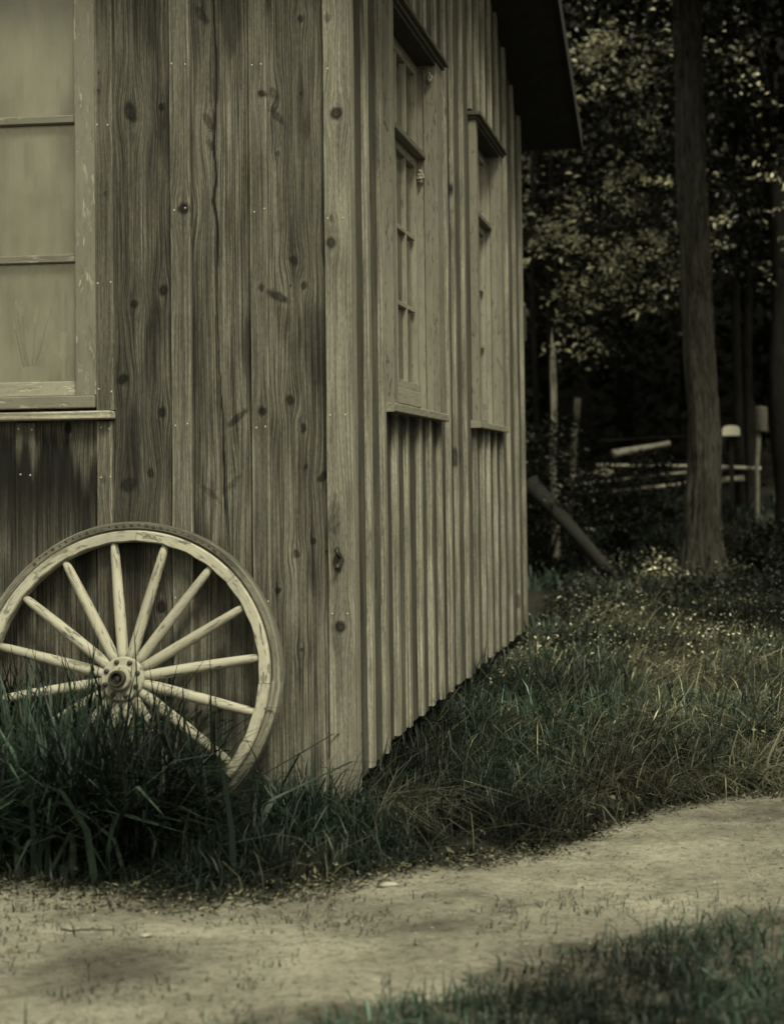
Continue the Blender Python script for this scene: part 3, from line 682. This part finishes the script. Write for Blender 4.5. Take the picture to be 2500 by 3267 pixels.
# tall blades in front of the wall, round the wheel
p = scatter(12500, -2.6, .05, -.80, -.05, lambda x, y: clump(x, y, 3, 1)*np.clip(gedge(x, y)/.25, 0, 1)*(.22+.78*np.clip((-.22-x)/.25, 0, 1)))
hgt = np.clip(.62-.46*np.clip((p[:, 0]+.40)/.32, 0, 1), .20, .62)*(.75+.5*fbm(np.stack([p[:, 0]*4, p[:, 1]*4, 0*p[:, 0]], -1), 2))*(.6+.4*np.clip(gedge(p[:, 0], p[:, 1])/.5, 0, 1))
blades('tall_grass', p, hgt, .0115, .62, M['grass'], 'tall dark green grass growing round the wagon wheel along the front wall', 'grass', (.45, 1.5))
p = scatter(190, -1.9, -.15, -.92, -.45, lambda x, y: clump(x, y, 3, 1)*.9+.1)
blades('broad_grass', p, .40+.18*rng.random(190), .020, .75, M['grass'], 'broad bladed pale grass standing out at the front of the tall clump', 'grass', (1.2, 3.4))
p = scatter(1100, -.62, .10, -.34, -.06, lambda x, y: clump(x, y, 6, 31)*.8+.2)
blades('foot_grass', p, .27*(.5+.8*rng.random(1100)), .0075, .8, M['grass'], 'grass growing up against the foot of the boards between the wheel and the corner', 'grass', (.5, 1.7))
# mixed grass of the whole verge
p = scatter(26000, -2.4, 2.4, -1.15, 1.6, lambda x, y: outside(x, y)*np.clip(gedge(x, y)/.12+.2, 0, 1)*(.08+.92*clump(x, y, 4, 5)))
hgt = (.20-.055*np.clip(p[:, 0]/.4, 0, 1))*(.40+1.2*fbm(np.stack([p[:, 0]*3, p[:, 1]*3, 0*p[:, 0]+4], -1), 2))*(.35+.65*np.clip(gedge(p[:, 0], p[:, 1])/.35, 0, 1))
blades('verge_grass', p, hgt, .0062, .95, M['grass'], 'dark grass of the verge between the wall foot and the bare path', 'grass', (.35, 1.6))
p = scatter(6500, -2.4, 2.6, -1.15, 3.2, lambda x, y: outside(x, y)*np.clip(gedge(x, y)/.1+.3, 0, 1)*(.15+.85*clump(x, y, 2.5, 9))*np.clip(.30+.7*np.clip((x-.2)/.6, 0, 1), 0, 1))
blades('dry_grass', p, .15*(.5+rng.random(len(p))), .0042, 1.15, M['dry'], 'pale dry grass blades mixed into the verge beside the side wall', 'grass', (.5, 1.5))
p = scatter(15000, -.1, 3.2, -.6, 5.5, lambda x, y: outside(x, y)*np.clip(gedge(x, y)/.1+.2, 0, 1)*(.02+.98*clump(x, y, 2.1, 41)**2))
blades('matted_grass', p, .26*(.5+rng.random(len(p))), .0065, 1.7, M['mat'], 'matted brownish grass lying bent over beside the side wall', 'grass', (.4, 1.9), lean=(1.0, -.2))
# meadow beside and behind the building
p = scatter(25000, -.2, 4.6, 1.2, 8, lambda x, y: outside(x, y)*(.08+.92*clump(x, y, 1.8, 3)))
hgt = .22*(.4+1.2*fbm(np.stack([p[:, 0]*1.6, p[:, 1]*1.6, 0*p[:, 0]+4], -1), 2))
blades('meadow_grass', p, hgt, .0095, .95, M['grass'], 'rough tangled dark grass growing beside the side wall towards the trees', 'grass', (.4, 1.9))
p = scatter(14000, -.1, 4.2, .6, 8.5, lambda x, y: outside(x, y)*(.05+.95*clump(x, y, 1.2, 12)**2))
blades('straw_grass', p, .17*(.5+rng.random(len(p))), .008, 1.3, M['dry'], 'pale seeding grass in loose patches beside the side wall', 'grass', (.5, 1.7), lean=(.8, .2))
p = scatter(9000, -5, 6, 8, 15, lambda x, y: .2+.8*clump(x, y, 1, 3))
blades('wood_edge_grass', p, .25, .022, .9, M['grass'], 'dark grass at the edge of the wood under the trees', 'grass', (.4, 2.0))
# near side of the path
p = scatter(15000, -.6, 2.6, -2.7, -.9, lambda x, y: np.clip((np.interp(x, FX, FY)-y)/.4+.32, 0, 1)*(.2+.8*clump(x, y, 5, 7)))
blades('near_grass', p, .075*(.4+1.1*rng.random(len(p))), .0055, .9, M['grass'], 'short grass on the near side of the bare path', 'grass', (.7, 2.8))
p = scatter(1500, -1.5, 1.6, -2.5, -.9, lambda x, y: path_mask(x, y)*clump(x, y, 5, 17)**2)
blades('path_tufts', p, .030*(.5+rng.random(len(p))), .0035, .8, M['grass'], 'sparse little tufts of grass on the bare path', 'grass', (.5, 1.3))

# ------------------------------------------------------------------ leaves
def leaf_mesh(C, size, tone, up=.5, narrow=.55):
    """folded diamond leaves at the points C"""
    n = len(C); s = size*rng.uniform(.6, 1.4, n)
    nr = rng.normal(0, 1, (n, 3)); nr[:, 2] = abs(nr[:, 2])*1.0+up; nr /= np.linalg.norm(nr, axis=1)[:, None]
    t = np.cross(nr, rng.normal(0, 1, (n, 3))); t /= np.linalg.norm(t, axis=1)[:, None]; b = np.cross(nr, t)
    w_ = (s*narrow*.5)[:, None]; l = s[:, None]
    V = np.stack([C, C+t*l*.45+b*w_+nr*w_*.35, C+t*l-nr*l*.12, C+t*l*.45-b*w_+nr*w_*.35], 1).reshape(-1, 3)
    i = np.arange(n)[:, None]*4
    F = np.concatenate([i+np.array((0, 1, 2)), i+np.array((0, 2, 3))])
    return V, F, np.repeat(tone, 4)
def crown_points(n, ctr, rad, ncl, spread, lo=-1e9):
    cl = rng.normal(0, 1, (ncl, 3)); cl /= np.linalg.norm(cl, axis=1)[:, None]; cl = cl*(rng.random(ncl)**(1/2.2))[:, None]*np.array(rad)+np.array(ctr)
    k = rng.integers(0, ncl, n); sp = spread*rng.uniform(.5, 1.4, ncl)
    P = cl[k]+rng.normal(0, 1, (n, 3))*sp[k][:, None]*np.array((1, 1, .55))
    tn = (.35+1.2*rng.random(ncl)**1.5)[k]*rng.uniform(.35, 1.7, n)
    ok = P[:, 2] > lo
    return P[ok], tn[ok], cl
def tree(name, label, cat, base, path, rad, crowns, mat, leafmat, leaf=.09, n=3000, ncl=40, spread=.3, group=None, rough=0., limbs=0, seg=24, lo=-1e9, rows=60, narrow=.55, lmin=.35):
    T0 = empty(name, base, label, cat, group); B = np.array(base)
    path = np.array(path, float); tt = np.linspace(0, 1, len(path)); q = np.linspace(0, 1, rows)
    pts = np.stack([np.interp(q, tt, path[:, k]) for k in range(3)], 1); rr_ = np.interp(q, tt, rad); seed = rng.random()*40
    pts[:, :2] += (np.stack([fbm(np.stack([q*5+seed, 0*q, 0*q], -1), 2), fbm(np.stack([q*5+seed, 0*q+5, 0*q], -1), 2)], 1)-.5)*min(.12, rad[0]*.8)
    m = MB()
    def dsp(th, L):
        v = fbm(np.stack([np.cos(th)*4+seed, np.sin(th)*4+seed, 0*th+L*1.2], -1), 3); f = fbm(np.stack([np.cos(th)*9+seed, np.sin(th)*9, 0*th+L*2.2], -1), 3)
        return 1+rough*((v-.5)*.5+np.clip(f-.5, -.2, .2)*.7)+.42*np.exp(-L*4.2)*(.5+fbm(np.stack([np.cos(th)*1.6+seed, np.sin(th)*1.6, 0*th], -1), 1))
    m.tube(pts, rr_, seg, 1, 1, True, dsp)
    tr = m.build('trunk', mat, T0, True)
    allC = []; 
    if crowns and n:
        Ps = []; Ts = []
        for (c, r, wgt) in crowns:
            P, tn, cl = crown_points(int(n*wgt), c, r, max(4, int(ncl*wgt)), spread, lo); Ps.append(P); Ts.append(tn); allC.append(cl)
        cl = np.concatenate(allC)
        for k in range(limbs):
            e = cl[rng.integers(0, len(cl))]; j = int(rows*random.uniform(lmin, .95)); s0 = pts[j]
            if e[2] < s0[2]-.3: continue
            mid = (s0+e)/2+np.array((random.uniform(-.15, .15), random.uniform(-.15, .15), .2))
            b = MB(); r0 = max(.008, rr_[j]*.28); b.tube([s0, (s0+mid)/2+(0, 0, .06), mid, (mid+e)/2+(0, 0, .04), e], [r0, r0*.8, r0*.6, r0*.4, r0*.2], 8); b.build('branch', mat, T0, True)
        V, F, t_ = leaf_mesh(np.concatenate(Ps), leaf, np.concatenate(Ts), .5, narrow)
        raw('crown', V, F, leafmat, T0, {'tn': t_})
    return T0
gz = lambda x, y: float(ground_h(x, y))

# the big shaggy trunk
bx_, by_ = 1.26, 8.75
tree('shaggy_bark_tree', 'tall tree with thick shaggy grey bark standing alone in the grass', 'tree', (bx_, by_, gz(bx_, by_)-.06),
     [(0., 0, 0), (.0, 0, .5), (.0, 0, 1.3), (.0, 0, 2.2), (-.01, 0, 3.6), (-.03, .05, 6), (-.05, .1, 9)], [.218, .182, .158, .148, .150, .13, .09],
     [((.3, -.3, 7.2), (2.4, 2.4, 1.5), .7), ((1.7, .2, 5.2), (1.2, 1.6, 1.3), .3)], M['bark'], M['leafdark'], .13, 9000, 60, .35, None, .68, 7, 96, rows=260, lo=4.0, lmin=.72)
# understory trees; the bright sprays have sunlight put into their leaf colour
U = 'young leafy trees behind the building'
def young(x, y, hgt, crowns, label, n, leaf=.085, mat='leaf', rad=.05, ncl=46, spread=.2, bk='bark2', lean=(0, 0), grp=U):
    tree('young_tree', label, 'tree', (x, y, gz(x, y)-.05), [(0, 0, 0), (lean[0]*.4, lean[1], hgt*.5), (lean[0], lean[1], hgt)], [rad, rad*.8, rad*.35], crowns, M[bk], M[mat], leaf, n, ncl, spread, grp, .15, 14, narrow=.42 if mat == 'leafpale' else .55)
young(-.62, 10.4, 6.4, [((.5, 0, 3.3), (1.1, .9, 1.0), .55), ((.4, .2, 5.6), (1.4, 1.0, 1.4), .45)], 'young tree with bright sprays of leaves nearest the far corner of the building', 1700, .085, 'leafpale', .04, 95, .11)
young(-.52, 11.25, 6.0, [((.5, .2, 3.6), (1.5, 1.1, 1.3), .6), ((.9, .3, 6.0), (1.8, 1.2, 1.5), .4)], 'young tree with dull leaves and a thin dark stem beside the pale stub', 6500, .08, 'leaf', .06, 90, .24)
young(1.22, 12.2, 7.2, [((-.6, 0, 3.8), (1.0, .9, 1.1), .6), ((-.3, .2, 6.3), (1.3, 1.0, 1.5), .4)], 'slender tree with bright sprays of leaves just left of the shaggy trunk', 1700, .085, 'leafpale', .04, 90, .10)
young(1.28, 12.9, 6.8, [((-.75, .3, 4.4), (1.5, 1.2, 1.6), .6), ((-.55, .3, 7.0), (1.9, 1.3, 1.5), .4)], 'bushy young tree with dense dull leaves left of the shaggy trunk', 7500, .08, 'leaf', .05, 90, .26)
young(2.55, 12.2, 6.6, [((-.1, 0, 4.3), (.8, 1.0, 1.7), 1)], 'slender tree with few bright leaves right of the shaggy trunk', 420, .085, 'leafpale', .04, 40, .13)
young(2.75, 13.4, 6.4, [((0, .2, 4.6), (1.4, 1.2, 2.2), 1)], 'dim leafy tree right of the shaggy trunk behind the fence', 5200, .085, 'leaf', .06, 60, .26)
# unseen trees added so their crowns shade the grass and the shaggy trunk
tree('added_shade_tree', 'added tree out of view right of the path, its crown shading the grass', 'tree', (5.6, 2.2, gz(5.6, 2.2)-.05), [(0, 0, 0), (.1, 0, 3), (0, 0, 9)], [.26, .2, .1], [((-.2, .2, 7.3), (2.2, 2.4, 1.8), 1)], M['bark2'], M['leafdark'], .17, 5200, 70, .34, None, .2, 10)
tree('added_shade_tree', 'added tree out of view right of the shaggy trunk, its crown shading the upper part', 'tree', (4.0, 7.0, gz(4.0, 7.0)-.05), [(0, 0, 0), (-.2, 0, 3), (-.8, 0, 9)], [.2, .16, .08], [((-1.5, .0, 7.9), (1.9, 1.7, 1.7), 1)], M['bark2'], M['leafdark'], .17, 6500, 70, .34, None, .2, 10, lo=5.4)
D = 'dark trunks standing by the fence'
def dark_trunk(x, y, r, label, hgt=9, lean=0.):
    tree('dark_trunk_tree', label, 'tree', (x, y, gz(x, y)-.05), [(0, 0, 0), (lean*.4, 0, hgt*.4), (lean, 0, hgt)], [r*1.15, r, r*.7], [((lean, 0, hgt), (1.6, 1.6, 1.6), 1)], M['bark2'], M['leafdark'], .12, 2200, 40, .35, D, .2, 6, lo=4.6)
dark_trunk(1.70, 13.8, .060, 'dark slim trunk just right of the shaggy tree behind the rail fence')
dark_trunk(1.83, 13.9, .06, 'second dark slim trunk leaning close to its neighbour behind the rail fence', 9, .12)
dark_trunk(2.25, 12.4, .13, 'dark trunk nearest the right edge of the photo')
dark_trunk(-1.35, 13.6, .10, 'dark trunk far behind the building end, left of all others')
dark_trunk(3.4, 12.5, .14, 'dark thick trunk beyond the right edge of the photo')
# pale broken stub
tree('pale_stub', 'pale broken tree stub with no crown rising from the shrubs behind the building', 'tree stub', (-.36, 9.9, gz(-.36, 9.9)), [(0, 0, 0), (0, 0, 1.2), (.005, 0, 2.25), (.01, 0, 2.6)], [.040, .036, .032, .004], [], M['birch'], M['leaf'], rough=.3, rows=40)
# shrubs
S_ = 'shrubs at the edge of the wood'
def shrub(x, y, r, h_, label, n=2600, mat='leaf', leaf=.05):
    z = gz(x, y); T0 = empty('shrub', (x, y, z-.03), label, 'shrub', S_)
    P, tn, cl = crown_points(n, (0, 0, h_*.5), (r, r*.8, h_*.5), 40, .10*r+.04, 0.02)
    m = MB()
    for k in range(9):
        e = cl[k]; m.tube([(0, 0, -.02), (e[0]*.4, e[1]*.4, e[2]*.6), tuple(e)], [.012, .009, .003], 6)
    m.build('stem', M['bark2'], T0, True)
    V, F, t_ = leaf_mesh(P, leaf, tn, .6); raw('foliage', V, F, M[mat], T0, {'tn': t_*np.repeat(np.where(rng.random(len(P)) < .10, 7., 1.), 4)})
shrub(-.42, 9.2, .58, 1.75, 'leafy shrub hugging the far corner of the building, under the pale stub', 4200)
shrub(.42, 9.6, .5, .75, 'low dark shrub between the building corner and the shaggy tree', 2400, 'leafdark')
shrub(-.75, 10.3, .9, 1.9, 'tall dark shrub half hidden behind the far corner of the building', 3600, 'leafdark', .06)
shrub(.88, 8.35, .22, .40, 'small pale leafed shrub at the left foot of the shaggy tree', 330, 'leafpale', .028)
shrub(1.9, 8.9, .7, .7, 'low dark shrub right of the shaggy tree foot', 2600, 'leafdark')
shrub(.25, 13.2, 1.0, .9, 'tangled low shrub behind the rail fence', 2600, 'leafdark', .07)
# low broad-leaved weeds in the meadow
def weeds(n, x0, x1, y0, y1, seed, mat, size, label, name, hz=.14, lo=.1):
    p = scatter(n, x0, x1, y0, y1, lambda x, y: outside(x, y)*(gedge(x, y) > .05)*(lo+(1-lo)*clump(x, y, 1.5, seed)**2)); z = ground_h(p[:, 0], p[:, 1])+rng.uniform(.01, hz, n)
    V, F, t_ = leaf_mesh(np.stack([p[:, 0], p[:, 1], z], 1), size, rng.uniform(.4, 1.6, n), .9)
    tag(raw(name, V, F, M[mat], None, {'tn': t_}), label, 'ground cover', kind='stuff')
weeds(9000, -.6, 3.6, 4.2, 10, 2, 'leaf', .035, 'low leafy ground cover in the grass under the trees', 'ground_cover', .25)
weeds(2300, .1, 3.4, 3.2, 9.5, 6, 'leafpale', .020, 'tiny pale flower heads and leaves scattered in the rough grass', 'pale_weeds', .28)
weeds(2200, .15, 2.6, .8, 4.2, 14, 'dry', .02, 'seed heads and pale leaf tips in the grass beside the side wall', 'seed_heads', .24, .02)
weeds(900, -2.2, 2.4, -1.1, 1.5, 8, 'dry', .03, 'fallen dry leaves lying in the verge grass', 'leaf_litter', .03)
# debris along both edges of the path
def debris(n, dens, mat, size, label, name, flat=2.5):
    p = scatter(n, -2.2, 2.6, -2.6, 1.2, dens); z = ground_h(p[:, 0], p[:, 1])-.012*path_mask(p[:, 0], p[:, 1])+rng.uniform(.001, .006, n)
    V, F, t_ = leaf_mesh(np.stack([p[:, 0], p[:, 1], z], 1), size, rng.uniform(.3, 1.7, n), flat, .3)
    tag(raw(name, V, F, M[mat], None, {'tn': t_}), label, 'litter', kind='stuff')
near = lambda x, y: np.exp(-((y-np.interp(x, GX, GY)-.02)/.10)**2)
debris(5000, lambda x, y: near(x, y)*outside(x, y), 'dry', .022, 'dead leaf bits and straw lying along the grass edge of the path', 'edge_litter', 1.2)
debris(5000, lambda x, y: near(x, y)*outside(x, y), 'leafdark', .020, 'dark dead bits lying along the grass edge of the path', 'dark_edge_litter', 1.2)
debris(3800, lambda x, y: path_mask(x, y)*(.15+.85*clump(x, y, 3, 21)**2), 'leafdark', .011, 'dark specks of twig and leaf on the bare path', 'path_specks', 2.)
debris(2600, lambda x, y: path_mask(x, y)*(.25+.75*clump(x, y, 4, 28)), 'grit', .009, 'tiny pale grit and stones strewn over the bare path', 'path_grit', .6)
debris(1800, lambda x, y: path_mask(x, y)*(.15+.85*clump(x, y, 3, 25)**2), 'dry', .012, 'pale specks of straw on the bare path', 'path_straw', 2.)
# far wood
n = 60000
P = np.stack([rng.uniform(-12, 13, n), 15+rng.random(n)**1.3*14, rng.random(n)*11], 1); P[:, 2] += ground_h(P[:, 0], P[:, 1])*.9
keep = fbm(P*np.array((.8, .8, .9)), 3) > .40; P = P[keep]
Q = np.stack([rng.uniform(-9, 10, 26000), rng.uniform(11, 28, 26000), rng.uniform(7.6, 13, 26000)], 1); P = np.concatenate([P, Q])  # leaf slab added overhead to keep skylight off the wood
V, F, t_ = leaf_mesh(P, .26, rng.uniform(.4, 1.7, len(P)), .4)
tag(raw('far_wood', V, F, M['leafdark'], None, {'tn': t_}), 'dark mass of woodland foliage filling the background', 'woodland', kind='stuff')
FT = 'far dark trunks in the wood'
for k, (x, y, r) in enumerate([(-3.2, 17, .16), (-1.6, 18.5, .18), (-.1, 17.5, .12), (1.0, 19, .2), (2.3, 17.6, .15), (3.6, 18.5, .2), (5.2, 17.5, .18)]):
    m = MB(); m.tube([(0, 0, -.2), (.1, 0, 4), (.15, 0, 10)], [r*1.2, r, r*.7], 12)
    o = m.build('forest_trunk', M['bark2'], None, True); o.location = (x, y, gz(x, y)); tag(o, 'dim bare trunk standing deep in the dark wood behind the fence', 'tree trunk', FT)

# ------------------------------------------------------------------ fence, log, board
def pole(name, a, b, r0, r1, mat, label, cat, group=None):
    a = np.array(a, float); b = np.array(b, float); m = MB(); q = np.linspace(0, 1, 12); sd = rng.random()*30
    w_ = (np.stack([fbm(np.stack([q*4+sd, 0*q+k, 0*q], -1), 2) for k in range(3)], 1)-.5)*.018
    m.tube([(b-a)*f+w_[i] for i, f in enumerate(q)], r0+(r1-r0)*q, 12, 1, 1, True, lambda th, L: 1+.12*np.sin(th*2+L*3))
    o = m.build(name, mat, None, True); o.location = a; return tag(o, label, cat, group)
G1 = 'poles of the rail fence'
pole('fence_rail', (-.20, 13.45, 1.31), (1.98, 13.45, 1.235), .026, .022, M['rail'], 'top pole of the rail fence, level and pale', 'fence rail', G1)
pole('fence_rail', (-.75, 13.2, 1.03), (1.75, 13.62, 1.26), .020, .018, M['rail'], 'thin middle pole of the rail fence, rising to the right', 'fence rail', G1)
pole('fence_rail', (-.05, 13.1, .95), (1.75, 13.65, 1.10), .030, .034, M['rail'], 'thickest and lowest pole of the rail fence', 'fence rail', G1)
pole('fence_post', (-.58, 13.35, gz(-.58, 13.35)-.1), (-.44, 13.35, 2.21), .050, .040, M['post'], 'tall leaning stake standing left of the shaggy tree by the rail fence', 'fence post')
pole('fence_post', (1.90, 13.3, gz(1.9, 13.3)-.1), (1.95, 13.3, 1.72), .035, .035, M['post'], 'fence post at the right end of the rails under the pale cylinder', 'fence post')
pole('cut_log', (-.40, 13.7, 1.10), (-.05, 13.9, 1.22), .09, .08, M['rail'], 'pale cut log lying at the left end of the rail fence', 'log')
pole('cut_log', (-.02, 13.9, 1.47), (.75, 14.3, 1.60), .055, .04, M['rail'], 'pale cut branch end lying on the brush pile behind the stake', 'log')
lg = pole('fallen_log', (-.52, 9.0, 1.12), (.32, 8.7, .20), .085, .07, M['log'], 'dark dead limb leaning down to the grass behind the building corner', 'log')
pole('fallen_branch', (-.2, 14.2, 1.66), (1.3, 14.6, 1.72), .016, .010, M['log'], 'thin bare branch on top of the brush pile', 'branch')
# rounded white mailbox-like board right of the trunk, pale cylinder on the post
t = empty('mailbox', (1.595, 13.4, 0), 'white round topped mailbox beside the shaggy tree', 'mailbox')
pr = []
for k in range(13):
    a = math.pi*k/12; pr.append((-.115*math.cos(a)*1.0, .075*math.sin(a)**.6))
pr = [(-.115, -.06)]+pr+[(.115, -.06)]
m = MB(); m.loft([np.array([(x_, y_, 1.73+z_) for x_, z_ in pr]) for y_ in (-.12, .12)]); m.build('box', M['white'], t)
m = MB(); m.box((-.03, -.03, gz(1.595, 13.4)-.1), (.03, .03, 1.668)); m.build('post', M['dark'], t)
t = empty('bird_feeder', (1.99, 13.3, 1.71), 'pale upright cylinder fixed on top of the right fence post', 'feeder')
m = MB(); m.loft(lathe([(.085, 0), (.088, .02), (.088, .30), (.080, .33), (.01, .34)], 20)); m.build('cylinder', M['cyl'], t, True)

# pebbles and twigs on the path
PB = 'stones lying on the bare path'
for k, (x, y, s, lab) in enumerate([(-.27, -1.33, .016, 'small pale stone alone in the middle of the bare path'), (.33, -.80, .026, 'flat pale stone at the grass edge right of the corner'), (-.62, -1.12, .012, 'small stone at the left end of the grass edge')]):
    m = MB(); rings = []
    for f in np.linspace(-1, 1, 7):
        t_ = np.arange(12)*math.pi/6; rr_ = math.sqrt(max(.02, 1-f*f))*s*(1+.25*np.sin(t_*2+k)+.15*np.sin(t_*3+k*2)); rings.append(np.stack([rr_*np.cos(t_), rr_*np.sin(t_)*.7, np.full(12, f*s*.35)], 1))
    m.loft(rings); o = m.build('stone', M['post'] if k == 2 else M['stone'], None, True); o.location = (x, y, gz(x, y)-.006); tag(o, lab, 'stone', PB)
pole('twig', (-.52, -1.36, gz(-.52, -1.36)+.002), (-.36, -1.345, gz(-.36, -1.345)+.004), .0025, .0015, M['dark'], 'dark twig lying on the bare path left of the small stone', 'twig')
